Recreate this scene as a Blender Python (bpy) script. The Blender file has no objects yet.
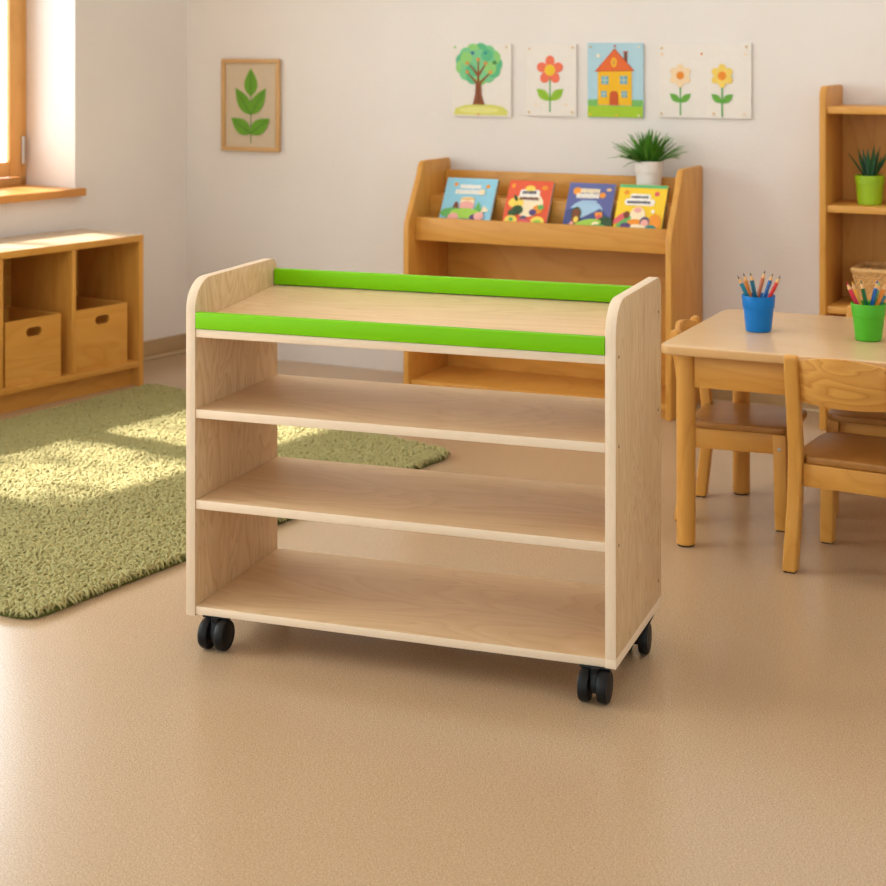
import bpy, bmesh, math, random
import numpy as np
from mathutils import Matrix, Vector, noise
random.seed(7)
S = bpy.context.scene
COL = S.collection
PI = math.pi
R = math.radians

# ------------------------------------------------------------------ colour / materials
def lin(r, g, b, a=1.0):
    f = lambda c: (c/255/12.92) if c/255 <= 0.04045 else ((c/255+0.055)/1.055)**2.4
    return (f(r), f(g), f(b), a)

class NT:
    def __init__(s, name):
        s.m = bpy.data.materials.new(name); s.m.use_nodes = True
        s.t = s.m.node_tree; s.b = s.t.nodes['Principled BSDF']
    def n(s, kind, **kw):
        nd = s.t.nodes.new(kind)
        for k, v in kw.items():
            if k.startswith('_'): setattr(nd, k[1:], v)
            else: nd.inputs[k].default_value = v
        return nd
    def l(s, a, b): s.t.links.new(a, b)

def mix_col(N, fac, a, b, blend='MIX'):
    m = N.t.nodes.new('ShaderNodeMix'); m.data_type = 'RGBA'; m.blend_type = blend
    for sock, v in ((m.inputs[0], fac), (m.inputs[6], a), (m.inputs[7], b)):
        if hasattr(v, 'is_linked'): N.l(v, sock)
        else: sock.default_value = v
    return m.outputs[2]

def mat(name, rgb, rough=0.5, metal=0.0, spec=0.5, var=0.06, scale=30, bump=0.0):
    N = NT(name); c = lin(*rgb)
    tc = N.n('ShaderNodeTexCoord')
    nz = N.n('ShaderNodeTexNoise', Scale=scale, Detail=3.0); N.l(tc.outputs['Object'], nz.inputs['Vector'])
    d = tuple(x*(1-var*1.6) for x in c[:3])+(1,); u = tuple(min(1, x*(1+var)) for x in c[:3])+(1,)
    N.l(mix_col(N, nz.outputs['Fac'], d, u), N.b.inputs['Base Color'])
    N.b.inputs['Roughness'].default_value = rough; N.b.inputs['Metallic'].default_value = metal
    N.b.inputs['Specular IOR Level'].default_value = spec
    if bump:
        bp = N.n('ShaderNodeBump', Strength=bump, Distance=0.002); N.l(nz.outputs['Fac'], bp.inputs['Height']); N.l(bp.outputs[0], N.b.inputs['Normal'])
    return N.m

def wood(name, c1, c2, axis='x', rough=0.42, figure=0.5, fig_scale=3.0, lines=14.0, fibre=0.25, spec=0.4):
    """Wood whose grain runs along the local axis: broad contour figure, fine fibres, a slow tone drift."""
    N = NT(name); A = lin(*c1); B = lin(*c2)
    tc = N.n('ShaderNodeTexCoord'); oi = N.n('ShaderNodeObjectInfo')
    off = N.n('ShaderNodeVectorMath', _operation='SCALE'); off.inputs[3].default_value = 7.3
    cmb = N.n('ShaderNodeCombineXYZ'); 
    for i in range(3): N.l(oi.outputs['Random'], cmb.inputs[i])
    N.l(cmb.outputs[0], off.inputs[0])
    add = N.n('ShaderNodeVectorMath', _operation='ADD'); N.l(tc.outputs['Object'], add.inputs[0]); N.l(off.outputs[0], add.inputs[1])
    def stretched(lo, hi):
        mp = N.n('ShaderNodeMapping'); s = [hi, hi, hi]; s['xyz'.index(axis)] = lo
        mp.inputs['Scale'].default_value = s; N.l(add.outputs[0], mp.inputs['Vector']); return mp.outputs[0]
    fg = N.n('ShaderNodeTexNoise', Scale=1.0, Detail=2.0, Roughness=0.45, Distortion=0.6); N.l(stretched(fig_scale*0.45, fig_scale*1.9), fg.inputs['Vector'])
    mu = N.n('ShaderNodeMath', _operation='MULTIPLY'); mu.inputs[1].default_value = lines; N.l(fg.outputs['Fac'], mu.inputs[0])
    fr = N.n('ShaderNodeMath', _operation='FRACT'); N.l(mu.outputs[0], fr.inputs[0])
    rp = N.n('ShaderNodeValToRGB'); e = rp.color_ramp.elements
    e[0].position = 0.0; e[0].color = (1, 1, 1, 1); e[1].position = 1.0; e[1].color = (0.55, 0.55, 0.55, 1)
    q = e.new(0.10); q.color = (0.45, 0.45, 0.45, 1); q = e.new(0.28); q.color = (0.0, 0.0, 0.0, 1)
    N.l(fr.outputs[0], rp.inputs[0])
    fb = N.n('ShaderNodeTexNoise', Scale=1.0, Detail=4.0, Roughness=0.6); N.l(stretched(6.0, 160.0), fb.inputs['Vector'])
    tn = N.n('ShaderNodeTexNoise', Scale=1.0, Detail=1.0); N.l(stretched(1.2, 5.0), tn.inputs['Vector'])
    f1 = N.n('ShaderNodeMath', _operation='MULTIPLY'); f1.inputs[1].default_value = figure; N.l(rp.outputs[0], f1.inputs[0])
    f2 = N.n('ShaderNodeMath', _operation='MULTIPLY_ADD'); f2.inputs[1].default_value = fibre; N.l(fb.outputs['Fac'], f2.inputs[0]); N.l(f1.outputs[0], f2.inputs[2])
    f3 = N.n('ShaderNodeMath', _operation='MULTIPLY_ADD', _use_clamp=True); f3.inputs[1].default_value = 0.35; N.l(tn.outputs['Fac'], f3.inputs[0]); N.l(f2.outputs[0], f3.inputs[2])
    N.l(mix_col(N, f3.outputs[0], A, B), N.b.inputs['Base Color'])
    N.b.inputs['Roughness'].default_value = rough; N.b.inputs['Specular IOR Level'].default_value = spec
    bp = N.n('ShaderNodeBump', Strength=0.05, Distance=0.001); N.l(fb.outputs['Fac'], bp.inputs['Height']); N.l(bp.outputs[0], N.b.inputs['Normal'])
    return N.m

M = {}
maple = ((234, 210, 176), (206, 170, 126))
M['maple_x'] = wood('maple_ply_x', (242, 214, 174), (202, 160, 110), axis='x', figure=0.30, fig_scale=3.6, lines=12, fibre=0.35, rough=0.40)
M['maple_z'] = wood('maple_ply_z', (236, 210, 170), (190, 146, 96), axis='z', figure=0.45, fig_scale=6.5, lines=12, fibre=0.35, rough=0.45)
M['maple_edge'] = wood('maple_edge', (244, 224, 198), (224, 194, 160), axis='z', figure=0.15, fig_scale=8, lines=8, fibre=0.5)
M['maple_edge_x'] = wood('maple_edge_x', (244, 224, 198), (224, 194, 160), axis='x', figure=0.12, fig_scale=6, lines=8, fibre=0.5)
beech = ((224, 166, 80), (186, 119, 36))
M['beech_x'] = wood('beech_x', *beech, axis='x', figure=0.32, fig_scale=2.6, lines=10)
M['beech_z'] = wood('beech_z', *beech, axis='z', figure=0.32, fig_scale=2.6, lines=10)
M['beech_y'] = wood('beech_y', *beech, axis='y', figure=0.32, fig_scale=2.6, lines=10)
M['beech_dark'] = wood('beech_seat', (180, 124, 60), (138, 88, 34), axis='y', figure=0.3, fig_scale=3, lines=12, rough=0.3)
M['beech_fig'] = wood('beech_figured', (232, 176, 90), (184, 116, 38), axis='x', figure=0.6, fig_scale=6.0, lines=10)
M['bench_top'] = wood('bench_top_laminate', (232, 206, 166), (208, 174, 128), axis='x', figure=0.15, rough=0.2, spec=0.6)
M['table_top'] = wood('table_top_laminate', (226, 190, 146), (200, 158, 110), axis='x', figure=0.18, fig_scale=2.2, lines=9, rough=0.27, spec=0.5)
M['table_edge'] = wood('table_edge_band', (226, 180, 122), (196, 146, 88), axis='x', figure=0.1)
M['pine'] = wood('window_pine', (222, 172, 104), (190, 134, 66), axis='z', figure=0.25, fig_scale=2, lines=8)
M['pine_x'] = wood('window_sill_pine', (214, 152, 78), (176, 112, 46), axis='x', figure=0.25, fig_scale=2, lines=8, rough=0.3)
M['frame_wood'] = wood('picture_frame_oak', (214, 172, 116), (184, 138, 84), axis='z', figure=0.15)
M['green_rail'] = mat('green_lacquer', (122, 198, 0), spec=0.2, rough=0.42, var=0.02)
M['black'] = mat('black_plastic', (10, 10, 11), spec=0.3, rough=0.38, var=0.1)
M['black_rubber'] = mat('black_rubber', (12, 12, 13), spec=0.3, rough=0.5, var=0.1)
M['screw'] = mat('dowel_cap', (128, 92, 58), rough=0.5)
M['steel'] = mat('brushed_steel', (190, 185, 178), rough=0.35, metal=0.9)
M['dark'] = mat('glide_dark_brown', (60, 40, 22), rough=0.8)  # dark brown colour of the table and chair leg glides
M['cup_blue'] = mat('blue_plastic', (0, 112, 190), spec=0.3, rough=0.4, var=0.02)
M['cup_green'] = mat('green_plastic', (78, 172, 36), spec=0.3, rough=0.4, var=0.02)
M['pot_white'] = mat('white_ceramic', (232, 226, 218), rough=0.45, var=0.02)
M['pot_lime'] = mat('lime_ceramic', (150, 186, 22), rough=0.4, var=0.02)
M['soil'] = mat('potting_soil', (48, 34, 22), rough=0.95, scale=200, var=0.3, bump=0.6)
M['leaf'] = mat('plant_leaf', (88, 150, 46), rough=0.4, var=0.5, scale=40)
M['leaf_dark'] = mat('succulent_leaf', (40, 92, 52), rough=0.4, var=0.3, scale=25)
M['wicker'] = mat('wicker', (224, 174, 108), rough=0.6, var=0.2, scale=60)
M['wicker_dark'] = mat('wicker_lining', (150, 100, 52), rough=0.7, var=0.2, scale=60)
M['base'] = mat('skirting_vinyl', (176, 146, 104), rough=0.5, var=0.04)
M['base_lip'] = mat('skirting_lip', (196, 172, 136), rough=0.4, var=0.04)
M['page'] = mat('book_pages', (226, 216, 196), rough=0.8, var=0.1, scale=300)
M['rug_back'] = mat('rug_backing', (96, 100, 40), rough=0.95, var=0.2, scale=120, bump=0.5)

def plain(key, rgb, rough=0.7): M[key] = mat(key, rgb, rough=rough, var=0.03, scale=45)
for k, c in dict(
    paper=(232, 224, 214), paper_edge=(214, 198, 176), linen=(206, 186, 158), print_leaf=(104, 158, 34), print_vein=(40, 92, 20), print_stem=(70, 112, 40),
    crown=(126, 200, 142), crown_b=(92, 184, 132), crown_lime=(146, 206, 116), bark=(140, 76, 34), bark_dk=(100, 52, 26), ground=(214, 210, 104), ground_lt=(226, 222, 134),
    pin=(214, 178, 120), pin_or=(222, 140, 60), dot_blue=(58, 108, 140), dot_teal=(52, 150, 140), dot_grn=(70, 130, 60), dot_or=(214, 150, 70),
    coral=(238, 116, 84), coral_dk=(226, 92, 66), yellow=(240, 196, 44), stem=(84, 160, 70), fleaf=(148, 190, 46), fleaf_dk=(104, 168, 60),
    sky=(174, 208, 220), roof=(226, 104, 44), roof_dk=(196, 78, 34), wall_y=(240, 184, 24), door=(204, 88, 34), pane=(110, 168, 184), pane_fr=(196, 208, 190), grass=(164, 200, 40), bush=(120, 184, 96),
    chimney=(120, 62, 36), peach=(240, 210, 168), peach_dk=(232, 190, 130), orange=(232, 138, 38), petal_y=(240, 206, 98), petal_yd=(234, 188, 70),
    bk_blue=(146, 204, 226), bk_red=(232, 94, 62), bk_navy=(98, 104, 160), bk_yel=(246, 206, 48), bk_green=(92, 184, 120), white=(244, 238, 226), cream=(246, 228, 190),
    b_grn=(104, 178, 96), b_dkg=(56, 84, 52), b_pink=(236, 170, 160), b_brown=(128, 72, 44), b_lt=(168, 200, 226), b_org=(240, 152, 50), b_purp=(92, 70, 120), b_lime=(164, 206, 80), b_ylw=(248, 214, 92), b_grey=(92, 90, 110), b_teal=(58, 140, 130), b_rose=(220, 96, 100), b_hill=(74, 84, 138),
    p_teal=(10, 122, 146), p_orange=(222, 128, 36), p_brown=(196, 96, 36), p_blue=(16, 96, 168), p_red=(206, 36, 28), p_crim=(202, 26, 62), p_dgreen=(10, 100, 48), p_lgreen=(90, 180, 110), p_yel=(240, 170, 40), p_dteal=(12, 96, 122), wood_tip=(226, 176, 118)).items(): plain(k, c)
for k in list(M):
    if k.startswith('p_'): M[k] = mat(k, {'p_teal': (10, 122, 146), 'p_orange': (222, 128, 36), 'p_brown': (196, 96, 36), 'p_blue': (16, 96, 168), 'p_red': (206, 36, 28), 'p_crim': (202, 26, 62), 'p_dgreen': (10, 100, 48), 'p_lgreen': (90, 180, 110), 'p_yel': (240, 170, 40), 'p_dteal': (12, 96, 122)}[k], rough=0.3, var=0.03)
M['lead'] = mat('graphite', (44, 38, 38), rough=0.4)

def wall_mat():
    N = NT('plaster'); tc = N.n('ShaderNodeTexCoord')
    n1 = N.n('ShaderNodeTexNoise', Scale=2.2, Detail=4.0, Roughness=0.6); N.l(tc.outputs['Object'], n1.inputs['Vector'])
    n2 = N.n('ShaderNodeTexNoise', Scale=85.0, Detail=3.0); N.l(tc.outputs['Object'], n2.inputs['Vector'])
    N.l(mix_col(N, n1.outputs['Fac'], lin(224, 215, 207), lin(234, 227, 221)), N.b.inputs['Base Color'])
    N.b.inputs['Roughness'].default_value = 0.9; N.b.inputs['Specular IOR Level'].default_value = 0.2
    bp = N.n('ShaderNodeBump', Strength=0.25, Distance=0.003); N.l(n2.outputs['Fac'], bp.inputs['Height']); N.l(bp.outputs[0], N.b.inputs['Normal'])
    return N.m
M['plaster'] = wall_mat()

def floor_mat():
    N = NT('linoleum'); tc = N.n('ShaderNodeTexCoord')
    n1 = N.n('ShaderNodeTexNoise', Scale=1.6, Detail=3.0); N.l(tc.outputs['Object'], n1.inputs['Vector'])
    n2 = N.n('ShaderNodeTexNoise', Scale=55.0, Detail=2.0, Distortion=2.2); N.l(tc.outputs['Object'], n2.inputs['Vector'])
    n3 = N.n('ShaderNodeTexNoise', Scale=380.0, Detail=3.0); N.l(tc.outputs['Object'], n3.inputs['Vector'])
    # short pale flecks: thin contour lines of the distorted noise
    m1 = N.n('ShaderNodeMath', _operation='MULTIPLY'); m1.inputs[1].default_value = 9.0; N.l(n2.outputs['Fac'], m1.inputs[0])
    m2 = N.n('ShaderNodeMath', _operation='FRACT'); N.l(m1.outputs[0], m2.inputs[0])
    r = N.n('ShaderNodeValToRGB'); e = r.color_ramp.elements; e[0].position = 0.0; e[0].color = (1, 1, 1, 1); e[1].position = 0.3; e[1].color = (0, 0, 0, 1); N.l(m2.outputs[0], r.inputs[0])
    base = mix_col(N, n1.outputs['Fac'], lin(200, 170, 136), lin(210, 182, 147))
    r3 = N.n('ShaderNodeValToRGB'); e = r3.color_ramp.elements; e[0].position = 0.35; e[0].color = (0, 0, 0, 1); e[1].position = 0.65; e[1].color = (1, 1, 1, 1); N.l(n3.outputs['Fac'], r3.inputs[0])
    c = mix_col(N, r3.outputs[0], lin(156, 125, 92), base)
    f = N.n('ShaderNodeMath', _operation='MULTIPLY'); f.inputs[1].default_value = 0.5; N.l(r.outputs[0], f.inputs[0])
    N.l(mix_col(N, f.outputs[0], c, lin(216, 190, 160)), N.b.inputs['Base Color'])
    N.b.inputs['Roughness'].default_value = 0.24; N.b.inputs['Specular IOR Level'].default_value = 0.75
    bp = N.n('ShaderNodeBump', Strength=0.015, Distance=0.001); N.l(n3.outputs['Fac'], bp.inputs['Height']); N.l(bp.outputs[0], N.b.inputs['Normal'])
    return N.m
M['floor'] = floor_mat()

def pile_mat():
    N = NT('rug_pile'); tc = N.n('ShaderNodeTexCoord')
    n1 = N.n('ShaderNodeTexNoise', Scale=110.0, Detail=2.0); N.l(tc.outputs['Object'], n1.inputs['Vector'])
    n2 = N.n('ShaderNodeTexNoise', Scale=6.0, Detail=3.0); N.l(tc.outputs['Object'], n2.inputs['Vector'])
    a = mix_col(N, n1.outputs['Fac'], lin(124, 121, 68), lin(186, 177, 128))
    b = mix_col(N, n2.outputs['Fac'], a, lin(166, 156, 104))
    N.l(b, N.b.inputs['Base Color']); N.b.inputs['Roughness'].default_value = 0.9; N.b.inputs['Specular IOR Level'].default_value = 0.15
    return N.m
M['pile'] = pile_mat()

def glass_mat():
    m = bpy.data.materials.new('window_glass'); m.use_nodes = True; t = m.node_tree; t.nodes.clear()
    o = t.nodes.new('ShaderNodeOutputMaterial'); mx = t.nodes.new('ShaderNodeMixShader'); mx.inputs[0].default_value = 0.06
    tr = t.nodes.new('ShaderNodeBsdfTransparent'); gl = t.nodes.new('ShaderNodeBsdfGlossy'); gl.inputs['Roughness'].default_value = 0.02
    t.links.new(tr.outputs[0], mx.inputs[1]); t.links.new(gl.outputs[0], mx.inputs[2]); t.links.new(mx.outputs[0], o.inputs[0]); return m
M['glass'] = glass_mat()

# ------------------------------------------------------------------ mesh builder
class MB:
    def __init__(s): s.bm = bmesh.new(); s.layer = 0
    def add(s, tb, mi=0, X=None):
        if X is not None: bmesh.ops.transform(tb, matrix=X, verts=tb.verts)
        bmesh.ops.recalc_face_normals(tb, faces=tb.faces)
        for f in tb.faces: f.material_index = mi
        me = bpy.data.meshes.new('tmp'); tb.to_mesh(me); tb.free(); s.bm.from_mesh(me); bpy.data.meshes.remove(me); return s
    @staticmethod
    def _bev(tb, bev, seg=2):
        if bev > 0:
            es = [e for e in tb.edges if len(e.link_faces) == 2 and e.calc_face_angle(0) > R(30)]
            bmesh.ops.bevel(tb, geom=es, offset=bev, segments=seg, affect='EDGES', profile=0.5, clamp_overlap=True)
    def box(s, x0, x1, y0, y1, z0, z1, bev=0.0, mi=0, X=None, seg=2):
        tb = bmesh.new(); bmesh.ops.create_cube(tb, size=1.0)
        bmesh.ops.transform(tb, matrix=Matrix.Translation(((x0+x1)/2, (y0+y1)/2, (z0+z1)/2)) @ Matrix.Diagonal((x1-x0, y1-y0, z1-z0, 1)), verts=tb.verts)
        s._bev(tb, bev, seg); return s.add(tb, mi, X)
    def prism(s, pts, a0, a1, axis='x', bev=0.0, mi=0, X=None, seg=2):
        tb = bmesh.new()
        f3 = {'x': lambda p, a: (a, p[0], p[1]), 'y': lambda p, a: (p[0], a, p[1]), 'z': lambda p, a: (p[0], p[1], a)}[axis]
        n = len(pts); A = [tb.verts.new(f3(p, a0)) for p in pts]; B = [tb.verts.new(f3(p, a1)) for p in pts]
        tb.faces.new(A); tb.faces.new(B[::-1])
        for i in range(n): tb.faces.new((A[i], B[i], B[(i+1) % n], A[(i+1) % n]))
        bmesh.ops.recalc_face_normals(tb, faces=tb.faces)
        s._bev(tb, bev, seg); return s.add(tb, mi, X)
    def slot_plate(s, w, h, x0, x1, z0, z1, y0, y1, mi=0):
        """board w x h in the xz plane with a stadium-shaped slot x0..x1, z0..z1"""
        s.box(0, w, y0, y1, 0, z0, mi=mi); s.box(0, w, y0, y1, z1, h, mi=mi); s.box(0, x0, y0, y1, z0, z1, mi=mi); s.box(x1, w, y0, y1, z0, z1, mi=mi)
        r = (z1-z0)/2; zc = (z0+z1)/2
        for cx, px, a0, a1, pz in ((x0+r, x0, 180, 90, z1), (x0+r, x0, 180, 270, z0), (x1-r, x1, 0, 90, z1), (x1-r, x1, 0, -90, z0)):
            arc = [(cx+r*math.cos(R(a0+(a1-a0)*k/7)), zc+r*math.sin(R(a0+(a1-a0)*k/7))) for k in range(8)]
            for a, b in zip(arc, arc[1:]): s.prism([(px, pz), a, b], y0, y1, 'y', mi=mi)
        return s
    def lathe(s, prof, segs=40, X=None, mi=0):
        tb = bmesh.new(); rings = []
        for r, z in prof:
            if r < 1e-6: rings.append([tb.verts.new((0, 0, z))])
            else: rings.append([tb.verts.new((r*math.cos(2*PI*k/segs), r*math.sin(2*PI*k/segs), z)) for k in range(segs)])
        for a, b in zip(rings, rings[1:]):
            if len(a) == 1 and len(b) == 1: continue
            for k in range(segs):
                k2 = (k+1) % segs
                if len(a) == 1: tb.faces.new((a[0], b[k], b[k2]))
                elif len(b) == 1: tb.faces.new((a[k], a[k2], b[0]))
                else: tb.faces.new((a[k], a[k2], b[k2], b[k]))
        return s.add(tb, mi, X)
    def tube(s, pts, rad, segs=8, mi=0, X=None, closed=False, flat=1.0):
        tb = bmesh.new(); P = [Vector(p) for p in pts]; n = len(P); rings = []
        rr = rad if isinstance(rad, (list, tuple)) else [rad]*n
        up = Vector((0, 0, 1))
        for i in range(n):
            d = (P[(i+1) % n]-P[i-1]) if closed else (P[min(i+1, n-1)]-P[max(i-1, 0)])
            d.normalize(); u = up if abs(d.dot(up)) < 0.95 else Vector((1, 0, 0))
            a = d.cross(u).normalized(); b = a.cross(d).normalized()
            rings.append([tb.verts.new(P[i]+(a*math.cos(2*PI*k/segs)+b*math.sin(2*PI*k/segs)*flat)*rr[i]) for k in range(segs)])
        m = n if closed else n-1
        for i in range(m):
            A, B = rings[i], rings[(i+1) % n]
            for k in range(segs): tb.faces.new((A[k], A[(k+1) % segs], B[(k+1) % segs], B[k]))
        if not closed: tb.faces.new(rings[0][::-1]); tb.faces.new(rings[-1])
        return s.add(tb, mi, X)
    def face(s, pts, mi=0):
        tb = bmesh.new(); tb.faces.new([tb.verts.new(p) for p in pts])
        for f in tb.faces: f.material_index = mi
        me = bpy.data.meshes.new('tmp'); tb.to_mesh(me); tb.free(); s.bm.from_mesh(me); bpy.data.meshes.remove(me); return s
    # thin printed shapes on a sheet that faces -y
    def ink(s, pts, mi, y0=0.0, x=0.0, z=0.0):
        s.layer += 1; y = y0-0.00012*s.layer
        p = [(x+a, y, z+b) for a, b in pts]
        area = sum(p[i][0]*p[(i+1) % len(p)][2]-p[(i+1) % len(p)][0]*p[i][2] for i in range(len(p)))
        return s.face(p if area > 0 else p[::-1], mi)
    def build(s, name, mats, parent=None, smooth=35, label=None):
        me = bpy.data.meshes.new(name); s.bm.to_mesh(me); s.bm.free()
        for m in (mats if isinstance(mats, (list, tuple)) else [mats]): me.materials.append(M[m] if isinstance(m, str) else m)
        if smooth:
            me.polygons.foreach_set('use_smooth', [True]*len(me.polygons)); me.set_sharp_from_angle(angle=R(smooth))
        o = bpy.data.objects.new(name, me); COL.objects.link(o)
        if parent is not None: o.parent = parent
        if label: o['label'] = label
        return o

def ell(rx, rz, n=20, cx=0, cz=0, rot=0):
    out = []
    for k in range(n):
        a = 2*PI*k/n; x, z = rx*math.cos(a), rz*math.sin(a)
        out.append((cx+x*math.cos(rot)-z*math.sin(rot), cz+x*math.sin(rot)+z*math.cos(rot)))
    return out
def leafshape(L, W, rot, cx=0, cz=0, n=10, p=1.0):
    """pointed leaf from (cx,cz) along direction rot"""
    a = [(L*k/n, W*math.sin(PI*(k/n)**p)) for k in range(n+1)]; b = [(x, -w) for x, w in a[::-1]][1:-1]
    return [(cx+x*math.cos(rot)-w*math.sin(rot), cz+x*math.sin(rot)+w*math.cos(rot)) for x, w in a+b]
def bar(p, q, w0, w1=None):
    w1 = w0 if w1 is None else w1; dx, dz = q[0]-p[0], q[1]-p[1]; L = math.hypot(dx, dz); nx, nz = -dz/L, dx/L
    return [(p[0]+nx*w0, p[1]+nz*w0), (p[0]-nx*w0, p[1]-nz*w0), (q[0]-nx*w1, q[1]-nz*w1), (q[0]+nx*w1, q[1]+nz*w1)]
def rect(x0, x1, z0, z1): return [(x0, z0), (x1, z0), (x1, z1), (x0, z1)]
def rrect(x0, x1, z0, z1, r, n=5):
    out = []
    for cx, cz, a0 in ((x1-r, z0+r, -90), (x1-r, z1-r, 0), (x0+r, z1-r, 90), (x0+r, z0+r, 180)):
        out += [(cx+r*math.cos(R(a0+90*k/n)), cz+r*math.sin(R(a0+90*k/n))) for k in range(n+1)]
    return out

def tag(o, label=None, cat=None, group=None, kind=None):
    for k, v in (('label', label), ('category', cat), ('group', group), ('kind', kind)):
        if v: o[k] = v
    return o
def empty(name, loc, rz=0.0, label=None, cat=None, group=None):
    o = bpy.data.objects.new(name, None); COL.objects.link(o); o.empty_display_size = 0.1
    o.location = loc; o.rotation_euler = (0, 0, rz); return tag(o, label, cat, group)
def copy_tree(o, parent=None):
    c = o.copy(); COL.objects.link(c)
    if parent is not None: c.parent = parent
    for ch in o.children: copy_tree(ch, c)
    return c

# ------------------------------------------------------------------ the room: survey
H, F, HY = 1.25, 1670.0, 45.0                    # eye height, focal length and horizon of the survey of the room
CX, CY = -1.045, 6.82                            # the room's corner on the floor
WA = R(26)                                       # heading of the back wall
wx, wy = math.cos(WA), -math.sin(WA); nx, ny = math.sin(WA), math.cos(WA)
def wall_t(u, d=0.0):
    r = (u-443)/F; return (r*(CY-ny*d)-CX+nx*d)/(wx-r*wy)
def wall_z(u, v, d=0.0):
    Y = CY+wy*wall_t(u, d)-ny*d; return H-(v-HY)*Y/F
def wall_p(t, d=0.0, z=0.0): return (CX+wx*t-nx*d, CY+wy*t-ny*d, z)
def floor_p(u, v): Y = F*H/(v-HY); return ((u-443)*Y/F, Y)
def at_z(u, v, z): Y = F*(H-z)/(v-HY); return ((u-443)*Y/F, Y)
LA = math.atan2(.808, .589)                      # heading of the window wall, towards the corner
CEIL = 2.75

def struct(name, mb, mats, parent=None, loc=(0, 0, 0), rz=0.0, smooth=35):
    o = mb.build(name, mats, parent, smooth)
    if parent is None: o.location = loc; o.rotation_euler = (0, 0, rz); o['kind'] = 'structure'
    return o

b = MB(); b.prism([(-6.3, -0.6), (3.9, -0.6), (3.9, 4.25), (-1.0, 7.13), (-6.3, 1.0)], -0.06, 0.0, 'z'); struct('floor', b, 'floor')
b = MB(); b.prism([(-6.3, -0.6), (3.9, -0.6), (3.9, 4.25), (-1.0, 7.13), (-6.3, 1.0)], CEIL, CEIL+0.06, 'z'); struct('ceiling', b, 'plaster')
b = MB(); b.box(-0.3, 4.75, 0.0, 0.15, 0.0, CEIL); struct('wall_back', b, 'plaster', loc=(CX, CY, 0), rz=-WA)
b = MB(); b.box(3.0, 3.15, -.6, 4.6, 0, CEIL); struct('wall_right_unseen', b, 'plaster')  # unseen wall, added to hold back light from the right
# window wall: one opening by the corner, one wide opening nearer the room's front
WT = 0.36
openings = [(-2.05, -0.597, 0.69, 1.95), (-5.0, -2.75, 0.69, 2.15)]
b = MB()
xs = [0.0]
for x0, x1, z0, z1 in openings:
    b.box(x1, xs[-1], 0, WT, 0, CEIL); b.box(x0, x1, 0, WT, 0, z0); b.box(x0, x1, 0, WT, z1, CEIL); xs.append(x0)
b.box(-7.4, xs[-1], 0, WT, 0, CEIL)
struct('wall_left', b, 'plaster', loc=(CX, CY, 0), rz=LA, smooth=0)

def make_window(name, x0, x1, z0, z1, nsash):
    w = bpy.data.objects.new(name, None); COL.objects.link(w); w.location = (CX, CY, 0); w.rotation_euler = (0, 0, LA); w['kind'] = 'structure'
    ya, yb = 0.278, 0.340
    b = MB(); fw = 0.03; zs = z0+0.018
    b.box(x0, x0+fw, ya, yb, zs, z1, .003); b.box(x1-fw, x1, ya, yb, zs, z1, .003); b.box(x0, x1, ya, yb, zs, zs+fw, .003); b.box(x0, x1, ya, yb, z1-fw, z1, .003)
    b.build('window_frame', 'pine', w)
    n = nsash; W = (x1-x0-2*fw)/n
    for k in range(n):
        a0 = x0+fw+W*k+.002; a1 = a0+W-.004; c0, c1 = zs+fw+.003, z1-fw-.003; s = 0.060
        b = MB(); y0, y1 = ya-.012, ya+.014
        b.box(a0, a0+s, y0, y1, c0, c1, .006); b.box(a1-s, a1, y0, y1, c0, c1, .006); b.box(a0+s, a1-s, y0, y1, c0, c0+s, .006); b.box(a0+s, a1-s, y0, y1, c1-s, c1, .006)
        sash = b.build('sash', 'pine', w)
        b = MB(); b.box(a0+s-.005, a1-s+.005, ya-.002, ya+.004, c0+s-.005, c1-s+.005); b.build('glass_pane', 'glass', sash)
        hx = a1+.003 if k == n-1 else a0-.003
        for hz in (c0+.10, c1-.13):
            b = MB(); b.tube([(hx, ya-.016, hz-.05), (hx, ya-.016, hz+.055)], 0.009, 10); b.build('hinge', 'steel', sash, label='steel hinge')
    b = MB(); b.box(x0-.02, x1+.022, -.042, .0, z0-.012, z0+.018, .005); b.box(x0, x1, -.005, .31, z0-.0, z0+.018, 0.0); b.build('window_sill', 'pine_x', w)
    return w
make_window('window_1', -2.05, -0.597, 0.69, 1.95, 2)
make_window('window_2', -5.0, -2.75, 0.69, 2.15, 3)

def skirting(name, L0, L1, loc, rz, side):
    o = MB(); o.box(L0, L1, -.012, 0, 0.0, 0.075, .002, 0); o.box(L0, L1, -.02, 0, 0.0, 0.012, .004, 1)
    struct(name, o, ['base', 'base_lip'], loc=loc, rz=rz)
skirting('baseboard_left', -7.3, 0.0, (CX, CY, 0), LA, 1)
skirting('baseboard_back', 1.6, 4.4, (CX, CY, 0), -WA, 1)

# ------------------------------------------------------------------ the trolley
TA = math.atan2(-.312, .8625)
TW, TD = 0.917, 0.395
T = empty('shelf_trolley', (-.5348, 3.475, 0), TA, 'pale maple open shelf trolley with green rails standing on black castors', 'trolley')
PT = 0.0215
def panel_profile(z0):
    z1, r1, r2 = 0.762, 0.07, 0.03
    pts = [(0, z0)]
    pts.append((TD, z0))
    pts += [(TD-r2+r2*math.cos(R(a)), z1-r2+r2*math.sin(R(a))) for a in range(0, 91, 10)]
    pts += [(r1+r1*math.cos(R(a)), z1-r1*.9+r1*.9*math.sin(R(a))) for a in range(90, 181, 9)]
    return pts
def side_panel(x0, x1, z0, edge):
    b = MB(); b.prism(panel_profile(z0), x0, x1, 'x', .0012)
    for f in b.bm.faces:
        f.material_index = 0 if abs(f.normal.x) > 0.7 else 1
    return b.build('side_panel', ['maple_z', 'maple_edge'], T, smooth=40)
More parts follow.
